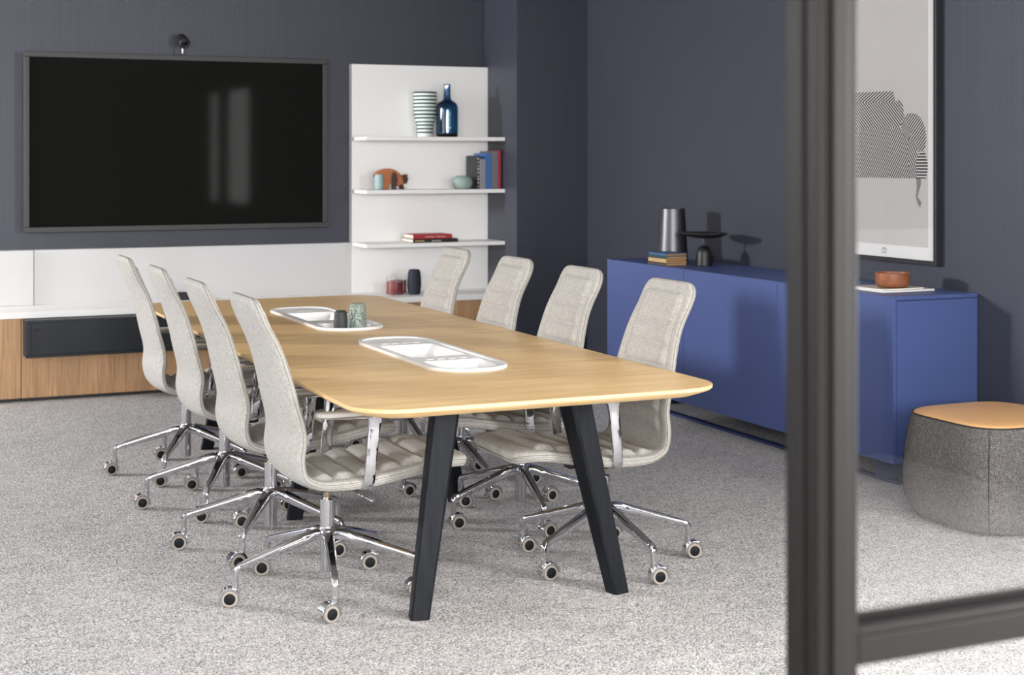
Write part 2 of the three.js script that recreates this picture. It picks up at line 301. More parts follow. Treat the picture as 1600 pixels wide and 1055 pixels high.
{
  const g = thing('wooden_animal', 'stylised orange brown wooden animal figure with dark head and leg', 'figurine', 3.362, Y2, 9.9);
  const ex = (pts, depth, d0, bev = 0.006) => { const s = new THREE.Shape(); s.moveTo(...pts[0]); for (const q of pts.slice(1)) q.length === 2 ? s.lineTo(...q) : s.bezierCurveTo(...q); const e = new THREE.ExtrudeGeometry(s, { depth, bevelEnabled: true, bevelSize: bev, bevelThickness: bev, bevelSegments: 3, curveSegments: 14 }); e.translate(0, 0, -d0 - depth); return boxUV(e); };
  const wood = std({ map: tex(256, (x, y) => mixc([158, 88, 48], [196, 122, 76], (grain(x, y, 61, 12) - 0.5) * 1.5 + 0.5), [0.25, 0.18]), roughness: 0.5 }), dark = flat('#3a2117', 0.5);
  part('body', ex([[0.045, 0.006], [0.092, 0.006], [0.09, 0.03, 0.094, 0.05, 0.118, 0.052], [0.14, 0.05, 0.15, 0.04, 0.168, 0.03], [0.2, 0.046], [0.196, 0.07, 0.19, 0.095, 0.165, 0.115], [0.14, 0.138, 0.1, 0.144, 0.07, 0.138], [0.03, 0.13, 0.012, 0.115, 0.006, 0.098], [0.03, 0.08, 0.045, 0.05, 0.045, 0.006]], 0.05, -0.025), wood, g);
  part('tail', ex([[0, 0.088], [0.014, 0.084], [0.018, 0.1, 0.012, 0.106, 0.006, 0.104], [-0.002, 0.1, -0.002, 0.094, 0, 0.088]], 0.02, -0.01, 0.003), dark, g);
  part('front_leg', ex([[0.118, 0.006], [0.142, 0.006], [0.138, 0.03, 0.142, 0.045, 0.15, 0.055], [0.152, 0.08, 0.144, 0.115, 0.13, 0.118], [0.116, 0.115, 0.118, 0.06, 0.118, 0.006]], 0.012, -0.045, 0.004), dark, g);
  part('hind_leg', ex([[0.19, 0.006], [0.212, 0.006], [0.21, 0.022, 0.203, 0.032, 0.2, 0.036], [0.184, 0.034], [0.192, 0.02, 0.19, 0.015, 0.19, 0.006]], 0.03, -0.015, 0.004), dark, g);
  const hd = part('head', ex([[0.19, 0.05], [0.205, 0.042], [0.228, 0.048], [0.236, 0.075], [0.222, 0.096], [0.195, 0.094], [0.186, 0.07]], 0.045, -0.022, 0.006), dark, g);
  part('ear', ex([[0.222, 0.094], [0.236, 0.09], [0.238, 0.104], [0.226, 0.106]], 0.01, 0.012, 0.002), wood, hd); part('ear', ex([[0.222, 0.094], [0.236, 0.09], [0.238, 0.104], [0.226, 0.106]], 0.01, -0.022, 0.002), wood, hd);
}
single('small_cup', 'pale blue speckled ceramic cup in front of the wooden animal', 'cup', lathe([[0, 0], [0.024, 0], [0.029, 0.008], [0.033, 0.045], [0.032, 0.09], [0.029, 0.106], [0.026, 0.106], [0.028, 0.06], [0, 0.05]], 32), std({ map: speck([120, 150, 152], [186, 205, 204], 71, [0.3, 0.6]), roughness: 0.5 }), 3.372, Y2, 9.83);
single('round_vase', 'squat rounded grey green ceramic vase left of the upright books', 'vase', lathe([[0, 0], [0.045, 0], [0.062, 0.012], [0.072, 0.04], [0.07, 0.066], [0.056, 0.087], [0.034, 0.094], [0.026, 0.093], [0.024, 0.085], [0.04, 0.05], [0, 0.03]], 48), std({ map: speck([128, 148, 142], [152, 170, 163], 75, [0.2, 0.1]), roughness: 0.6 }), 4.0, Y2, 9.85);
{
  const sb = 'upright books at the right of the middle shelf';
  book('upright_book', 'thin black upright book with pale dots down its spine', 4.086, Y2, 9.79, 0.019, 0.236, 0.2, '#24262b', 'front', undefined, Array.from({ length: 9 }, (_, i) => [0.004, 0.013, 0.016 + i * 0.024, 0.022 + i * 0.024 + (i % 3) * 0.004, '#c9c4b8']), sb);
  book('upright_book', 'shorter grey upright book between the black and blue ones', 4.106, Y2, 9.785, 0.044, 0.213, 0.17, '#85878a', 'front', undefined, null, sb);
  book('upright_book', 'bright blue upright book in the row on the middle shelf', 4.151, Y2, 9.79, 0.043, 0.252, 0.21, '#3f68a8', 'front', undefined, null, sb);
  book('upright_book', 'tall dark grey upright book beside the red one', 4.195, Y2, 9.79, 0.051, 0.268, 0.21, '#6a6d72', 'front', undefined, null, sb);
  book('upright_book', 'tall red upright book at the right end of the middle shelf', 4.247, Y2, 9.8, 0.027, 0.273, 0.19, '#a8303a', 'front', undefined, null, sb);
}
const glyphs = (x, n, y, h, col, s) => { seed = s; const m = []; for (let i = 0; i < n; i++) { const w = 0.004 + rnd() * 0.004; m.push([x, x + w, y, y + h * (0.75 + rnd() * 0.25), col]); x += w + 0.0022; } return m; };
book('lying_book', 'black book lying on the lowest shelf under the red one', 3.605, Y3, 9.785, 0.335, 0.025, 0.23, '#16181c', 'front', '#e6ded0', [...glyphs(0.015, 9, 0.008, 0.009, '#b9a262', 3), ...glyphs(0.14, 9, 0.009, 0.006, '#cfcabe', 5)]);
book('lying_book', 'red book lying on top of the black book', 3.612, Y3 + 0.025, 9.8, 0.29, 0.03, 0.2, '#a3262c', 'front', '#e6ded0', [...glyphs(0.09, 9, 0.011, 0.007, '#d9b9b0', 9), ...glyphs(0.17, 9, 0.011, 0.007, '#d9b9b0', 11)]);
for (const [x, d, l] of [[3.495, 9.85, 'clear glass jar with dark red candle wax at the worktop front'], [3.565, 9.975, 'glass candle jar behind the front jar, half hidden by the navy vase']]) {
  const g = thing('candle_jar', l, 'candle', x, YW, d, 0, 'red candle jars');
  part('wax', lathe([[0, 0.004], [0.0595, 0.004], [0.0595, 0.086], [0.03, 0.084], [0, 0.084]], 40), flat('#7c2626', 0.5), g);
  part('glass_wall', lathe([[0.0605, 0.0], [0.0625, 0.002], [0.0625, 0.124], [0.0605, 0.124], [0.0605, 0.002]], 40), M.glass, g);
  part('wick', sweep([[0, 0.083, 0], [0.001, 0.096, 0]], [[0.001, 0.001], [0.001, 0.001]], V(0, 0, 1), 6), M.black, g);
}
single('navy_vase', 'dark navy rounded cylindrical vase beside the candle jars', 'vase', lathe([[0, 0], [0.034, 0], [0.042, 0.008], [0.048, 0.06], [0.047, 0.11], [0.042, 0.155], [0.036, 0.17], [0.03, 0.173], [0.026, 0.168], [0.03, 0.06], [0, 0.05]], 40), flat('#1c2330', 0.75), 3.62, YW, 9.8);

// ---------------------------------------------------------------- blue sideboard
{
  const g = thing('sideboard', 'long blue lacquered sideboard against the right wall', 'sideboard', 4.341, 0, 5.515);
  const W = WR - 4.341 - 0.004, L = 2.787, y0 = 0.112, y1 = YC, t = 0.018;
  part('top', box(0.0205, W, y1 - t, y1, 0, L, 0.001), M.blue, g);
  part('carcass', join([box(0.034, W, y0, y1 - t - 0.003, 0.022, L)]), M.blue, g);
  part('end_panel', box(0.024, W, y0, y1 - t - 0.004, 0.002, 0.0215, 0.001), M.blue, g);
  part('corner_post', box(0, 0.0195, y0, y1, 0, 0.0195, 0.001), M.blue, g);
  for (let i = 0; i < 3; i++) part('door', box(0.0005, 0.0195, y0, y1 - 0.0003, 0.002 + i * L / 3 + (i ? 0 : 0.0195), (i + 1) * L / 3 - 0.002, 0.001), M.blue, g);
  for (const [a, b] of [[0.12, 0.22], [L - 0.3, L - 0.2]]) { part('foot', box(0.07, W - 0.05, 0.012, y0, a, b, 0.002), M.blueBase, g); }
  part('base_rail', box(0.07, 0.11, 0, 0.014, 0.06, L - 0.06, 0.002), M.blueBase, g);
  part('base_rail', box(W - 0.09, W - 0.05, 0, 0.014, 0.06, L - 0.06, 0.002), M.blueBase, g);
}
single('metal_vase', 'tall tapered dark silver metal vase behind the small book stack', 'vase', lathe([[0, 0], [0.09, 0], [0.094, 0.004], [0.074, 0.322], [0.072, 0.325], [0.069, 0.322], [0.086, 0.02], [0, 0.015]], 64), std({ color: '#5e5f63', metalness: 1, roughness: 0.4 }), 4.57, YC, 7.889);
{
  let y = YC; const grp = 'old books stacked on the sideboard';
  for (const [h, c, l, dx, dd, pg] of [[0.018, '#4c403a', 'dark brown book at the bottom of the sideboard stack', 0, 0, '#a5835c'], [0.022, '#c2a274', 'tan book second from the bottom of the sideboard stack', 0.004, 0.003, '#96734c'], [0.016, '#2d4746', 'dark green book under the blue one on the sideboard', 0.008, 0.002, '#a5835c'], [0.016, '#3b5f86', 'blue book on top of the sideboard stack', 0.012, 0.006, '#9c7650']]) {
    book('stacked_book', l, 4.367 + dx * 0.4, y, 7.612 + dd, 0.14, h, 0.215 - dx, c, 'left', pg, null, grp); y += h;
  }
}
{
  const g = thing('pedestal_dish', 'black pedestal with domed base carrying a shallow oval dish', 'dish', 4.585, YC, 7.55);
  part('base', lathe([[0, 0], [0.047, 0], [0.049, 0.004], [0.047, 0.06], [0.0455, 0.063], [0.0455, 0.066], [0.043, 0.085], [0.034, 0.104], [0.02, 0.115], [0.008, 0.118], [0, 0.118]], 40), flat('#141518', 0.45), g);
  part('stem', lathe([[0, 0.11], [0.008, 0.11], [0.0075, 0.165], [0, 0.165]], 20), flat('#141518', 0.45), g);
  const k = lathe([[0, 0], [0.012, 0], [0.014, 0.006], [0.014, 0.016], [0, 0.018]], 20); k.rotateZ(-Math.PI / 2); k.rotateY(-0.5); k.translate(0.042, 0.042, 0.022); part('side_knob', k, flat('#141518', 0.45), g);
  const d = lathe([[0, 0.16], [0.04, 0.161], [0.1, 0.172], [0.125, 0.186], [0.128, 0.193], [0.124, 0.193], [0.1, 0.182], [0.04, 0.172], [0, 0.172]], 56); d.scale(0.95, 1, 1.32); part('oval_dish', d, flat('#141518', 0.42), g);
}
{
  const mk = (l, x, y, d, w, h, len, turn) => { const g = thing('magazine', l, 'magazine', x, y, d, turn, 'magazines under the wooden bowl'); part('cover', box(-w / 2, w / 2, h - 0.001, h, -len / 2, len / 2), flat(h > 0.007 ? '#d9d6d2' : '#b8ad9a', 0.5), g); part('pages', box(-w / 2 + 0.001, w / 2 - 0.001, 0, h - 0.001, -len / 2 + 0.001, len / 2 - 0.001), flat('#e8e6e3', 0.8), g); };
  mk('larger white magazine lying directly on the near end of the sideboard', 4.58, YC, 5.83, 0.3, 0.009, 0.26, 0);
  mk('thin beige magazine lying under the wooden bowl', 4.555, YC + 0.009, 5.83, 0.25, 0.006, 0.22, 0.06);
  const wd = tex(256, (x, y) => mixc([112, 62, 36], [160, 98, 60], (grain(x, y, 81, 14) - 0.5) * 1.6 + 0.5), [1, 1]);
  single('wooden_bowl', 'small brown wooden bowl standing on the magazines', 'bowl', lathe([[0, 0], [0.062, 0], [0.074, 0.008], [0.081, 0.025], [0.082, 0.066], [0.0805, 0.07], [0.077, 0.068], [0.073, 0.03], [0.05, 0.014], [0, 0.012]], 56), std({ map: wd, roughness: 0.42 }), 4.553, YC + 0.015, 5.79);
}

// ---------------------------------------------------------------- framed print on the right wall
{
  const D0 = 5.763, D1 = 6.81, B = 0.978, T = 2.42, b = 0.022;
  const g = thing('framed_print', 'large framed print of a black striped armchair on pale grey', 'picture', WR, B, D0);
  const L = D1 - D0, Hh = T - B;
  const fm = flat('#17191c', 0.45);
  part('frame_bar', box(-0.04, 0, 0, b, 0, L, 0.002), fm, g); part('frame_bar', box(-0.04, 0, Hh - b, Hh, 0, L, 0.002), fm, g);
  part('frame_bar', box(-0.04, 0, b, Hh - b, 0, b, 0.002), fm, g); part('frame_bar', box(-0.04, 0, b, Hh - b, L - b, L, 0.002), fm, g);
  const cw = 1024, ch = Math.round(1024 * (Hh - 2 * b) / (L - 2 * b)), cv = document.createElement('canvas'); cv.width = cw; cv.height = ch;
  const c = cv.getContext('2d'), PX = cw / (L - 2 * b);
  c.fillStyle = '#dededd'; c.fillRect(0, 0, cw, ch);
  const mg = 0.062 * PX; c.fillStyle = '#bdbab7'; c.fillRect(mg, mg, cw - 2 * mg, ch - 2 * mg);
  // canvas: right side of the canvas is the end of the frame near the viewer
  const X = (m) => cw - m * PX, Yc = (h) => ch - (h - b) * PX;          // m = metres from the near end, h = metres above the frame's lower edge
  function stripes(path, ang, step, wid, bg = '#cfcdca') {
    c.save(); c.beginPath(); path(); c.closePath(); c.fillStyle = bg; c.fill(); c.clip(); c.translate(cw / 2, ch / 2); c.rotate(ang); c.fillStyle = '#1d1d1e';
    for (let y = -ch; y < ch; y += step) c.fillRect(-ch, y, 2 * ch, wid); c.restore();
  }
  const poly = (p) => () => { c.moveTo(X(p[0][0]), Yc(p[0][1])); for (const q of p.slice(1)) q.length === 2 ? c.lineTo(X(q[0]), Yc(q[1])) : c.bezierCurveTo(X(q[0]), Yc(q[1]), X(q[2]), Yc(q[3]), X(q[4]), Yc(q[5])); };
  const st = 0.0135 * PX, sw = st * 0.52;
  stripes(poly([[0.30, 0.78], [0.33, 0.855], [0.62, 0.86], [0.84, 0.82], [0.86, 0.76], [0.7, 0.75]]), -0.5, st, sw);          // top of the back
  stripes(poly([[0.245, 0.70], [0.24, 0.76, 0.25, 0.80, 0.29, 0.81], [0.31, 0.80], [0.7, 0.81], [0.9, 0.78], [0.9, 0.66], [0.3, 0.66]]), 0.72, st, sw);
  stripes(poly([[0.20, 0.42], [0.22, 0.62], [0.28, 0.675], [0.6, 0.67], [0.86, 0.67], [0.86, 0.42]]), -0.92, st, sw);          // seat and front
  stripes(poly([[0.92, 0.42], [0.95, 0.55, 0.94, 0.66, 0.86, 0.68], [0.82, 0.66], [0.84, 0.42]]), 0.9, st, sw);
  stripes(poly([[0.135, 0.42], [0.14, 0.55], [0.16, 0.6], [0.22, 0.62], [0.205, 0.42]]), 0.98, st, sw);
  stripes(poly([[0.1, 0.54], [0.06, 0.6, 0.07, 0.7, 0.15, 0.735], [0.2, 0.75, 0.25, 0.74, 0.27, 0.69], [0.26, 0.64, 0.22, 0.6, 0.16, 0.6], [0.13, 0.54]]), -0.75, st, sw);  // arm
  stripes(poly([[0.22, 0.61], [0.255, 0.63, 0.27, 0.68, 0.255, 0.715], [0.23, 0.7], [0.185, 0.63]]), 0.9, st * 0.55, sw * 0.55);
  stripes(poly([[0.15, 0.42], [0.08, 0.42], [0.06, 0.46, 0.06, 0.5, 0.085, 0.545], [0.12, 0.555], [0.15, 0.52]]), 0, st * 1.1, sw * 1.1);
  stripes(poly([[0.155, 0.42], [0.118, 0.42], [0.105, 0.39, 0.13, 0.37, 0.135, 0.345], [0.142, 0.33], [0.128, 0.318], [0.112, 0.305], [0.122, 0.275], [0.142, 0.3], [0.155, 0.33], [0.15, 0.36, 0.14, 0.39, 0.155, 0.42]]), 0.2, 4, 2.2);
  c.strokeStyle = '#6d6d70'; c.lineWidth = 3; const ex = X(0.40), ey = Yc(0.052); c.strokeRect(ex - 18, ey - 12, 36, 24); c.beginPath(); c.arc(ex, ey, 8, 0, 7); c.stroke(); c.strokeRect(ex - 6, ey - 16, 12, 4);
  const t = new THREE.CanvasTexture(cv); t.colorSpace = THREE.SRGBColorSpace;
  const pg = new THREE.PlaneGeometry(L - 2 * b, Hh - 2 * b); pg.rotateY(-Math.PI / 2); pg.translate(-0.018, Hh / 2, -L / 2);
  part('print', pg, std({ map: t, roughness: 0.8 }), g);
  part('backing_board', box(-0.016, -0.002, b, Hh - b, b, L - b), flat('#8d867c', 0.9), g);
  part('glazing', box(-0.03, -0.027, b, Hh - b, b, L - b), M.glass, g);
}

// ---------------------------------------------------------------- upholstered stool
{
  const g = thing('pouf', 'grey tweed pouf with a tan leather top near the sideboard', 'pouf', 4.358, 0, 4.88);
  const ring = (hw, y, pw) => { const a = []; for (let i = 0; i < 96; i++) { const t = i / 96 * 2 * Math.PI, c = Math.cos(t), s = Math.sin(t); a.push([Math.sign(c) * Math.abs(c) ** (2 / pw) * hw, y, Math.sign(s) * Math.abs(s) ** (2 / pw) * hw]); } return a; };
  const loft = (rings, capTop, capBot) => {
    const pos = [], uv = [], idx = [], n = rings[0].length;
    rings.forEach((r) => r.forEach((p, j) => { pos.push(...p); uv.push(j / n * 2.1, p[1]); }));
    for (let i = 0; i + 1 < rings.length; i++) for (let j = 0; j < n; j++) { const a = i * n + j, b = i * n + (j + 1) % n; idx.push(a, a + n, b, b, a + n, b + n); }
    for (const [on, i] of [[capTop, rings.length - 1], [capBot, 0]]) if (on) { const c = pos.length / 3; pos.push(0, on === true ? rings[i][0][1] : on, 0); uv.push(0, 0); for (let j = 0; j < n; j++) { const a = i * n + j, b = i * n + (j + 1) % n; i ? idx.push(a, c, b) : idx.push(a, b, c); } }
    const q = new THREE.BufferGeometry(); q.setAttribute('position', new THREE.Float32BufferAttribute(pos, 3)); q.setAttribute('uv', new THREE.Float32BufferAttribute(uv, 2)); q.setIndex(idx); q.computeVertexNormals(); return q;
  };
  const prof = [[0.262, 0.006, 3.0], [0.285, 0.02, 3.2], [0.306, 0.06, 3.4], [0.315, 0.12, 3.6], [0.314, 0.2, 3.7], [0.304, 0.3, 3.8], [0.29, 0.38, 3.9], [0.281, 0.424, 3.9], [0.277, 0.43, 3.9]];
  part('tweed_cover', boxUV(loft(prof.map((p) => ring(...p)), false, true)), std({ map: tweedMap, bumpMap: feltBump, bumpScale: 0.001, roughness: 1 }), g);
  part('leather_top', loft([ring(0.276, 0.427, 3.9), ring(0.273, 0.436, 3.8), ring(0.262, 0.442, 3.7), ring(0.22, 0.448, 3.4), ring(0.14, 0.453, 3), ring(0.06, 0.455, 2.5)], 0.4555), std({ color: '#eeb87c', roughness: 0.42, bumpMap: feltBump, bumpScale: 0.0003 }), g);
  const rim = ring(0.2785, 0.431, 3.9).map((p) => V(...p)); part('piping', new THREE.TubeGeometry(new THREE.CatmullRomCurve3(rim, true), 160, 0.0035, 6, true), flat('#3a3734', 0.9), g);
  for (const [sx, sz] of [[-1, 1], [1, 1], [-1, -1], [1, -1]]) {
    const pts = prof.map(([h, y, pw]) => { const k = h * 0.5 ** (1 / pw) + 0.0006; return V(sx * k, y, sz * k); });
    part('corner_seam', new THREE.TubeGeometry(new THREE.CatmullRomCurve3(pts), 30, 0.0016, 5), flat('#34322f', 1), g);
  }
  part('glide', lathe([[0, 0], [0.05, 0], [0.05, 0.008], [0, 0.008]], 20), M.black, g);
}

// ---------------------------------------------------------------- conference table
const TX0 = 1.43, TX1 = 2.733, TD0 = 4.33, TD1 = 8.07, TY = 0.73, SEAM = 6.25, TCX = 2.1;
const trays = [[5.0, 6.05], [6.4, 7.45]];
function roundedOutline(x0, x1, d0, d1, r0, r1, n = 14) {     // points (x, d); r0 rounds the d0 end, r1 the d1 end
  const p = []; const arc = (cx, cd, r, a0) => { if (r < 1e-4) { p.push([cx, cd]); return; } for (let i = 0; i <= n; i++) { const a = a0 + i / n * Math.PI / 2; p.push([cx + r * Math.cos(a), cd + r * Math.sin(a)]); } };
  arc(x1 - r1, d1 - r1, r1, 0); arc(x0 + r1, d1 - r1, r1, Math.PI / 2); arc(x0 + r0, d0 + r0, r0, Math.PI); arc(x1 - r0, d0 + r0, r0, 1.5 * Math.PI); return p;
}
function face(outline, holes, y, up) {
  const s = new THREE.Shape(outline.map(([a, b]) => new THREE.Vector2(a, b))); for (const h of holes) s.holes.push(new THREE.Path(h.map(([a, b]) => new THREE.Vector2(a, b))));
  const g = new THREE.ShapeGeometry(s).toNonIndexed(); g.rotateX(-Math.PI / 2);      // (x, d) -> (x, 0, -d)
  g.translate(0, y, 0); if (!up) { const p = g.attributes.position.array; for (let i = 0; i < p.length; i += 9) for (let k = 0; k < 3; k++) { const t = p[i + 3 + k]; p[i + 3 + k] = p[i + 6 + k]; p[i + 6 + k] = t; } }
  g.computeVertexNormals(); return boxUV(g);
}
function band(rings) {          // rings: [outline, y] from top to bottom
  const pos = [], n = rings[0][0].length;
  for (let i = 0; i + 1 < rings.length; i++) for (let j = 0; j < n; j++) {
    const [A, ya] = rings[i], [B, yb] = rings[i + 1], k = (j + 1) % n;
    const a = [A[j][0], ya, -A[j][1]], b = [A[k][0], ya, -A[k][1]], c = [B[j][0], yb, -B[j][1]], d = [B[k][0], yb, -B[k][1]];
    pos.push(...a, ...c, ...b, ...b, ...c, ...d);
  }
  let g = new THREE.BufferGeometry(); g.setAttribute('position', new THREE.Float32BufferAttribute(pos, 3)); g.computeVertexNormals(); g = boxUV(g); return toCreasedNormals(g, 0.5);
}
const table = thing('conference_table', 'long oak conference table with black stained legs', 'table', 0, 0, 0);
for (const near of [true, false]) {
  const o = (i) => near ? roundedOutline(TX0 + i, TX1 - i, TD0 + i, SEAM - 0.0008, 0.16 - i * 0.6, 0) : roundedOutline(TX0 + i, TX1 - i, SEAM + 0.0008, TD1 - i, 0, 0.16 - i * 0.6);
  const tr = trays[near ? 0 : 1], hole = roundedOutline(TCX - 0.14, TCX + 0.14, tr[0] + 0.015, tr[1] - 0.015, 0.12, 0.12);
  part('tabletop', join([face(o(0.0015), [hole], TY, true), band([[o(0.0015), TY], [o(0), TY - 0.002], [o(0), TY - 0.011], [o(0.006), TY - 0.017], [o(0.055), TY - 0.036]]), face(o(0.055), [hole], TY - 0.036, false), band([[hole, TY - 0.036], [hole, TY]])]), M.oakTop, table);
}
const LEGS = [[4.6, 4.69], [6.08, 6.08], [7.72, 7.63]];
for (const [df, dt] of LEGS) for (const s of [-1, 1]) {
  const pos = [], q = (cx, cy, cd, h) => { const rot = s * 0.21, c = 0.2; const r = []; for (const [a, b] of [[-1 + c, -1], [1 - c, -1], [1, -1 + c], [1, 1 - c], [1 - c, 1], [-1 + c, 1], [-1, 1 - c], [-1, -1 + c]]) { const x = a * h, d = b * h; r.push([cx + x * Math.cos(rot) - d * Math.sin(rot), cd + x * Math.sin(rot) + d * Math.cos(rot)]); } return [r, cy]; };
  const f = q(2.08 + s * 0.365, 0, df, 0.031), t = q(2.08 + s * 0.235, TY - 0.036, dt, 0.046);
  part('leg', join([band([t, f]), face(f[0], [], 0, false), face(t[0], [], TY - 0.036, true)]), M.stain, table);
}
for (const [df, dt] of LEGS) part('cross_rail', box(2.08 - 0.24, 2.08 + 0.24, TY - 0.075, TY - 0.037, dt - 0.02, dt + 0.02, 0.003), M.black, table);
for (const [d0, d1] of trays) {
  const hw = 0.155, P = roundedOutline(TCX - hw, TCX + hw, d0, d1, 0.14, 0.14), Pi = roundedOutline(TCX - hw + 0.018, TCX + hw - 0.018, d0 + 0.018, d1 - 0.018, 0.122, 0.122);
  const bas = [[d0 + 0.04, d0 + 0.28], [d0 + 0.41, d0 + 0.78]];
  const bo = (a, b, i = 0) => [[TCX + 0.112 - i, a + i], [TCX + 0.112 - i, b - i], [TCX - 0.112 + i, b - i], [TCX - 0.112 + i, a + i]];
  const near = roundedOutline(TCX - 0.112, TCX + 0.112, bas[0][0], bas[0][1], 0.1, 0.004), nearLow = roundedOutline(TCX - 0.108, TCX + 0.1, bas[0][0] + 0.004, bas[0][1] - 0.004, 0.09, 0.004);
  const g = [band([[P, TY + 0.011], [P, TY]]), face(P, [Pi], TY + 0.011, true), band([[Pi, TY + 0.006], [Pi, TY + 0.011]]), face(Pi, [near, bo(...bas[1])], TY + 0.006, true)];
  g.push(band([[nearLow, TY - 0.05], [near, TY + 0.006]]), face(nearLow, [], TY - 0.05, true));
  const low = bo(...bas[1], 0.006); low[0][0] -= 0.03; low[1][0] -= 0.03;
  g.push(band([[low, TY - 0.055], [bo(...bas[1]), TY + 0.006]]), face(low, [], TY - 0.055, true));
  const t = part('cable_tray', join(g), M.tray, table);
  for (const d of [d0 + 0.345, d0 + 0.86]) for (let i = 0; i < 4; i++) part('outlet', box(TCX - 0.085 + i * 0.045, TCX - 0.055 + i * 0.045, TY + 0.0055, TY + 0.0075, d - 0.022, d + 0.0, 0.001), flat('#d8d8d8', 0.4), t);
}
single('speckled_cup', 'small black speckled ceramic cup standing in the far table tray', 'cup', lathe([[0, 0], [0.026, 0], [0.031, 0.006], [0.0315, 0.06], [0.0285, 0.12], [0.022, 0.129], [0, 0.13]], 32), std({ map: speck([24, 25, 28], [70, 72, 74], 91, [0.5, 0.7]), roughness: 0.6 }), 2.055, TY - 0.05, 6.52);
single('speckled_cup', 'larger green and white speckled ceramic cup in the far table tray', 'cup', lathe([[0, 0], [0.034, 0], [0.04, 0.006], [0.041, 0.07], [0.0385, 0.136], [0.033, 0.153], [0.026, 0.157], [0, 0.158]], 36), std({ map: speck([72, 88, 80], [176, 187, 177], 95, [0.5, 0.7]), roughness: 0.6 }), 2.142, TY - 0.05, 6.545);

// ---------------------------------------------------------------- swivel chairs
const shell = (() => {
  const cl = [[-0.295, 1.036], [-0.27, 0.95], [-0.241, 0.868], [-0.214, 0.78], [-0.19, 0.68], [-0.168, 0.583], [-0.172, 0.5], [-0.15, 0.437], [-0.1, 0.412], [-0.02, 0.408], [0.08, 0.413], [0.18, 0.427], [0.28, 0.444], [0.36, 0.456], [0.42, 0.456], [0.45, 0.446]];
  const curve = new THREE.CatmullRomCurve3(cl.map(([x, y]) => V(x, y, 0)), false, 'centripetal'); curve.arcLengthDivisions = 800;
  const LEN = curve.getLength(), N = 190, K = 44;
  const sm = (a, b, x) => { const t = Math.max(0, Math.min(1, (x - a) / (b - a))); return t * t * (3 - 2 * t); };
  const seams = [0.045, 0.165, 0.245, 0.325, 0.405, 0.485]; for (let d = 0.66; d < LEN - 0.03; d += 0.082) seams.push(d);
  const width = (d, y) => { const w = d < 0.6 ? 0.37 + 0.085 * sm(0.1, 0.5, d) : 0.455 + 0.025 * sm(0.6, 0.8, d) - 0.03 * sm(LEN - 0.25, LEN, d); const e = Math.min(d, LEN - d), r = d < 0.5 ? 0.062 : 0.075; return e < r ? w - 2 * r + 2 * Math.sqrt(r * r - (r - e) * (r - e)) : w; };
  const bowAt = (d) => (0.018 * (1 - sm(0.5, 0.75, d)) + 0.006) * sm(0, 0.22, d) * sm(0, 0.15, LEN - d);
  const S = []; for (let i = 0; i <= N; i++) { const v = i / N; S.push(v < 0.08 ? 0.06 * (1 - Math.cos(v / 0.08 * Math.PI / 2)) : v > 0.92 ? 1 - 0.06 * (1 - Math.cos((1 - v) / 0.08 * Math.PI / 2)) : 0.06 + (v - 0.08) / 0.84 * 0.88); }
  const pos = [], uv = [], rows = [], ringN = 2 * K, edge = [[], []];
  let split = 0;
  S.forEach((s, i) => {
    const d = s * LEN, p = curve.getPointAt(s), T = curve.getTangentAt(s), n = V(-T.y, T.x, 0), w = width(d, p.y), e = Math.min(d, LEN - d);
    if (!split && d > 0.635) split = i;
    const cap = e < 0.018 ? Math.sqrt(Math.max(0.02, 1 - (1 - e / 0.018) ** 2)) : 1, th = (0.034 + 0.012 * sm(0.6, 0.85, d)) * cap;
    let k = 0; while (k + 1 < seams.length && seams[k + 1] < d) k++;
    let q = 0;
    if (d > seams[0] && k + 1 < seams.length) { const f = (d - seams[k]) / (seams[k + 1] - seams[k]); q = 1 - Math.abs(2 * f - 1) ** (k === 0 ? 12 : 3.2); }
    const bend = sm(0.5, 0.58, d) * (1 - sm(0.64, 0.72, d)); q *= 1 - bend; const A = d > 0.6 ? 0.018 : 0.013;
    for (let j = 0; j < ringN; j++) {
      const front = j < K, v = front ? -1 + 2 * (j + 0.5) / K : 1 - 2 * (j - K + 0.5) / K, u = Math.sin(v * Math.PI / 2);
      const hh = th / 2 * (1 - Math.abs(u) ** 12) ** 0.42, bow = bowAt(d) * u * u;
      const off = front ? hh + q * A * cap * (1 - sm(d > 0.6 ? 0.74 : 0.64, d > 0.6 ? 0.86 : 0.76, Math.abs(u))) - (Math.abs(Math.abs(u) - 0.76) < 0.03 && d < 0.6 && d > 0.04 ? 0.0012 : 0) : -hh;
      pos.push(p.x + n.x * (off + bow), p.y + n.y * (off + bow), u * w / 2); uv.push(u * w / 2 + (front ? 0 : 0.31), d);
    }
    for (const [ei, o] of [[0, 0.3], [1, -0.3]]) { const bow = bowAt(d); edge[ei].push([V(p.x + n.x * (bow + o * th / 2), p.y + n.y * (bow + o * th / 2), w / 2 * 0.996), w]); }
  });
  const quads = (a, b) => { const idx = []; for (let i = a; i < b; i++) for (let j = 0; j < ringN; j++) { const p = i * ringN + j, q = i * ringN + (j + 1) % ringN; idx.push(p, p + ringN, q, q, p + ringN, q + ringN); } return idx; };
  const capIdx = (i, flip) => { const idx = []; for (let j = 0; j < K - 1; j++) { const a = i * ringN + j, b = a + 1, c = i * ringN + ringN - 1 - j, d = c - 1; flip ? idx.push(a, c, b, b, c, d) : idx.push(a, b, c, b, d, c); } return idx; };
  const all = new THREE.BufferGeometry(); all.setAttribute('position', new THREE.Float32BufferAttribute(pos, 3)); all.setAttribute('uv', new THREE.Float32BufferAttribute(uv, 2));
  all.setIndex([...quads(0, N), ...capIdx(0, false), ...capIdx(N, true)]); all.computeVertexNormals();
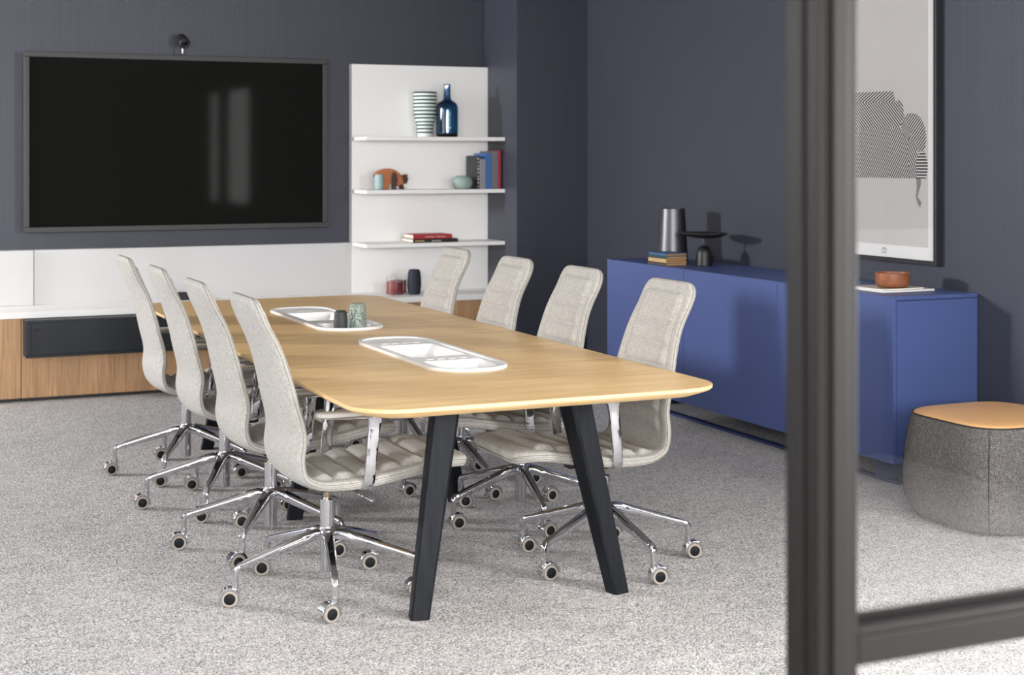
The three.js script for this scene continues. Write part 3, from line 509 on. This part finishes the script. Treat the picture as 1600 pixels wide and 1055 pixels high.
  const sub = (idx) => { const g = all.clone(); g.setIndex(idx); return g.toNonIndexed(); };
  const loop = (ei) => { const a = edge[ei].map(([p]) => p), b = edge[ei].map(([p]) => V(p.x, p.y, -p.z)).reverse(); return new THREE.TubeGeometry(new THREE.CatmullRomCurve3([...a.filter((_, i) => i % 2 === 0), ...b.filter((_, i) => i % 2 === 0)], true), 420, 0.0013, 5, true); };
  return { back: sub([...quads(0, split), ...capIdx(0, false)]), seat: sub([...quads(split, N), ...capIdx(N, true)]), piping: join([loop(0), loop(1)]) };
})();
const chairGeo = (() => {
  const leg = sweep([[0.01, 0.203, 0], [0.05, 0.204, 0], [0.1, 0.191, 0], [0.2, 0.163, 0], [0.298, 0.135, 0], [0.319, 0.128, 0], [0.327, 0.114, 0], [0.3285, 0.095, 0], [0.3285, 0.062, 0]], [[0.018, 0.018], [0.0195, 0.02], [0.019, 0.019], [0.0165, 0.0165], [0.0135, 0.0135], [0.0125, 0.013], [0.012, 0.0125], [0.0105, 0.011], [0.0105, 0.0105]], V(0, 0, 1), 18, 2.8, 3);
  const column = lathe([[0, 0.075], [0.0225, 0.075], [0.0235, 0.078], [0.0235, 0.185], [0.034, 0.19], [0.036, 0.2], [0.034, 0.218], [0.027, 0.225], [0.0245, 0.232], [0.0245, 0.322], [0.0225, 0.325], [0, 0.325]], 36);
  const piston = lathe([[0, 0.32], [0.0135, 0.32], [0.0135, 0.385], [0, 0.385]], 24);
  const mech = join([box(-0.06, 0.11, 0.368, 0.405, -0.075, 0.075, 0.012), box(-0.035, 0.035, 0.352, 0.372, -0.035, 0.035, 0.008)]);
  const knobG = box(0.085, 0.135, 0.352, 0.402, -0.065, -0.012, 0.01);
  const lever = sweep([[0.03, 0.382, 0.05], [0.045, 0.374, 0.13], [0.075, 0.362, 0.2], [0.09, 0.355, 0.225]], [[0.004, 0.004], [0.004, 0.004], [0.0045, 0.0045], [0.007, 0.007]], V(0, 1, 0), 10, 2, 3);
  const post = sweep([[0.06, 0.4, 0.17], [0.064, 0.397, 0.215], [0.068, 0.41, 0.24], [0.072, 0.45, 0.2475], [0.079, 0.53, 0.2485], [0.087, 0.61, 0.2485], [0.09, 0.632, 0.2485], [0.091, 0.644, 0.2485]], [[0.006, 0.017], [0.0065, 0.018], [0.007, 0.019], [0.0072, 0.0195], [0.0075, 0.02], [0.008, 0.0215], [0.01, 0.026], [0.0115, 0.033]], V(1, 0, 0), 40, 5, 5);
  const bar = sweep([[-0.1, 0.648, 0.248], [-0.06, 0.645, 0.248], [0.09, 0.642, 0.248], [0.165, 0.645, 0.248], [0.18, 0.647, 0.248]], [[0.02, 0.002], [0.0275, 0.004], [0.0285, 0.006], [0.0265, 0.0035], [0.021, 0.002]], V(0, 1, 0), 18, 3.2, 3);
  const pad = sweep([[-0.112, 0.656, 0.248], [-0.104, 0.656, 0.248], [-0.08, 0.656, 0.248], [0.16, 0.656, 0.248], [0.182, 0.656, 0.248], [0.19, 0.656, 0.248]], [[0.006, 0.003], [0.02, 0.008], [0.0275, 0.01], [0.0285, 0.01], [0.022, 0.008], [0.008, 0.004]], V(0, 1, 0), 20, 2.9, 3);
  // caster: axis along z, stem at the origin, wheel centre behind it
  const R = 0.029, ox = -0.02;
  const half = (s) => { const w = lathe([[0.019, 0.0185], [0.0245, 0.0195], [0.0275, 0.0175], [R, 0.012], [R, 0.005], [0.025, 0.004], [0, 0.004]], 28); w.rotateX(s * Math.PI / 2); w.translate(ox, R, 0); return w; };
  const cp = (s) => { const w = lathe([[0, 0.022], [0.01, 0.0214], [0.0175, 0.0196], [0.0195, 0.0178], [0.0195, 0.01], [0, 0.01]], 24); w.rotateX(s * Math.PI / 2); w.translate(ox, R, 0); return w; };
  const hs = new THREE.Shape(); hs.absarc(0, 0, R + 0.0065, -0.25, Math.PI * 0.98, false); hs.absarc(0, 0, R + 0.0015, Math.PI * 0.98, -0.25, true);
  const hood = new THREE.ExtrudeGeometry(hs, { depth: 0.036, bevelEnabled: true, bevelSize: 0.0012, bevelThickness: 0.0012, bevelSegments: 2, curveSegments: 20 }); hood.translate(ox, R, -0.018);
  const web = new THREE.CylinderGeometry(R - 0.001, R - 0.001, 0.007, 24); web.rotateX(Math.PI / 2); web.translate(ox, R, 0);
  const socket = new THREE.CylinderGeometry(0.0115, 0.0125, 0.034, 20); socket.translate(0, 0.062, 0);
  const lug = box(-0.012, 0.012, 0.028, 0.06, -0.009, 0.009, 0.003);
  return { leg, column, piston, mech, knobG, lever, post, bar, pad, hood: join([hood, boxUV(socket.toNonIndexed()), lug]), web, wheel: join([half(1), half(-1)]), capG: join([cp(1), cp(-1)]) };
})();
function makeChair(label, x, d, turn, phi) {     // turn 0 faces the right, PI faces the left; phi: direction of one base leg in the x-depth plane, degrees
  const o = thing('swivel_chair', label, 'chair', x, 0, d, turn, 'high-backed swivel chairs around the table');
  part('backrest', shell.back, M.felt, o); part('seat', shell.seat, M.felt, o); part('piping', shell.piping, M.stitch, o);
  part('column', chairGeo.column, M.chrome, o); part('gas_lift', chairGeo.piston, M.piston, o);
  part('tilt_mechanism', chairGeo.mech, M.black, o); part('tension_knob', chairGeo.knobG, M.black, o); part('lever', chairGeo.lever, M.chrome, o);
  for (const s of [1, -1]) {
    const mir = (g) => { if (s > 0) return g; if (!g.userData.mirror) { const q = g.index ? g.toNonIndexed() : g.clone(); q.scale(1, 1, -1); const p = q.attributes; for (const k of Object.keys(p)) { const a = p[k].array, z = p[k].itemSize; for (let i = 0; i < a.length; i += 3 * z) for (let c = 0; c < z; c++) { const t = a[i + z + c]; a[i + z + c] = a[i + 2 * z + c]; a[i + 2 * z + c] = t; } } g.userData.mirror = q; } return g.userData.mirror; };
    const ps = part('armrest_post', mir(chairGeo.post), M.chrome, o); part('support_plate', mir(chairGeo.bar), M.chrome, ps);
    part('armrest_pad', mir(chairGeo.pad), M.felt, o);
  }
  for (let i = 0; i < 5; i++) {
    const a = (phi + 72 * i) * Math.PI / 180 - turn;
    const lg = part('base_leg', chairGeo.leg, M.chrome, o); lg.rotation.y = a;
    const c = part('caster', chairGeo.hood, M.chrome, o); c.position.set(0.3285 * Math.cos(a), 0, -0.3285 * Math.sin(a)); c.rotation.y = (hash2(i, Math.round(d * 100), 5) - 0.5) * 0.5;
    part('wheel', chairGeo.wheel, M.tyre, c); part('hub_cap', chairGeo.capG, M.cap, c); part('wheel_core', chairGeo.web, M.cap, c);
  }
  return o;
}
const ord = ['nearest', 'second nearest', 'third nearest', 'farthest'];
[[1.527, 5.0, 41.5], [1.512, 5.69, 20.8], [1.512, 6.46, 27.5], [1.5, 7.2, 24.9]].forEach(([x, d, p], i) => makeChair(`light grey high-backed swivel chair, ${ord[i]} of the four on the left of the table`, x, d, [0, 0, 0, 0][i], p));
[[2.575, 4.955, 59.0], [2.575, 5.695, 45.8], [2.575, 6.38, 56], [2.575, 7.13, 52]].forEach(([x, d, p], i) => makeChair(`light grey high-backed swivel chair, ${ord[i]} of the four on the right of the table`, x, d, Math.PI, p));

renderer.render(scene, camera);
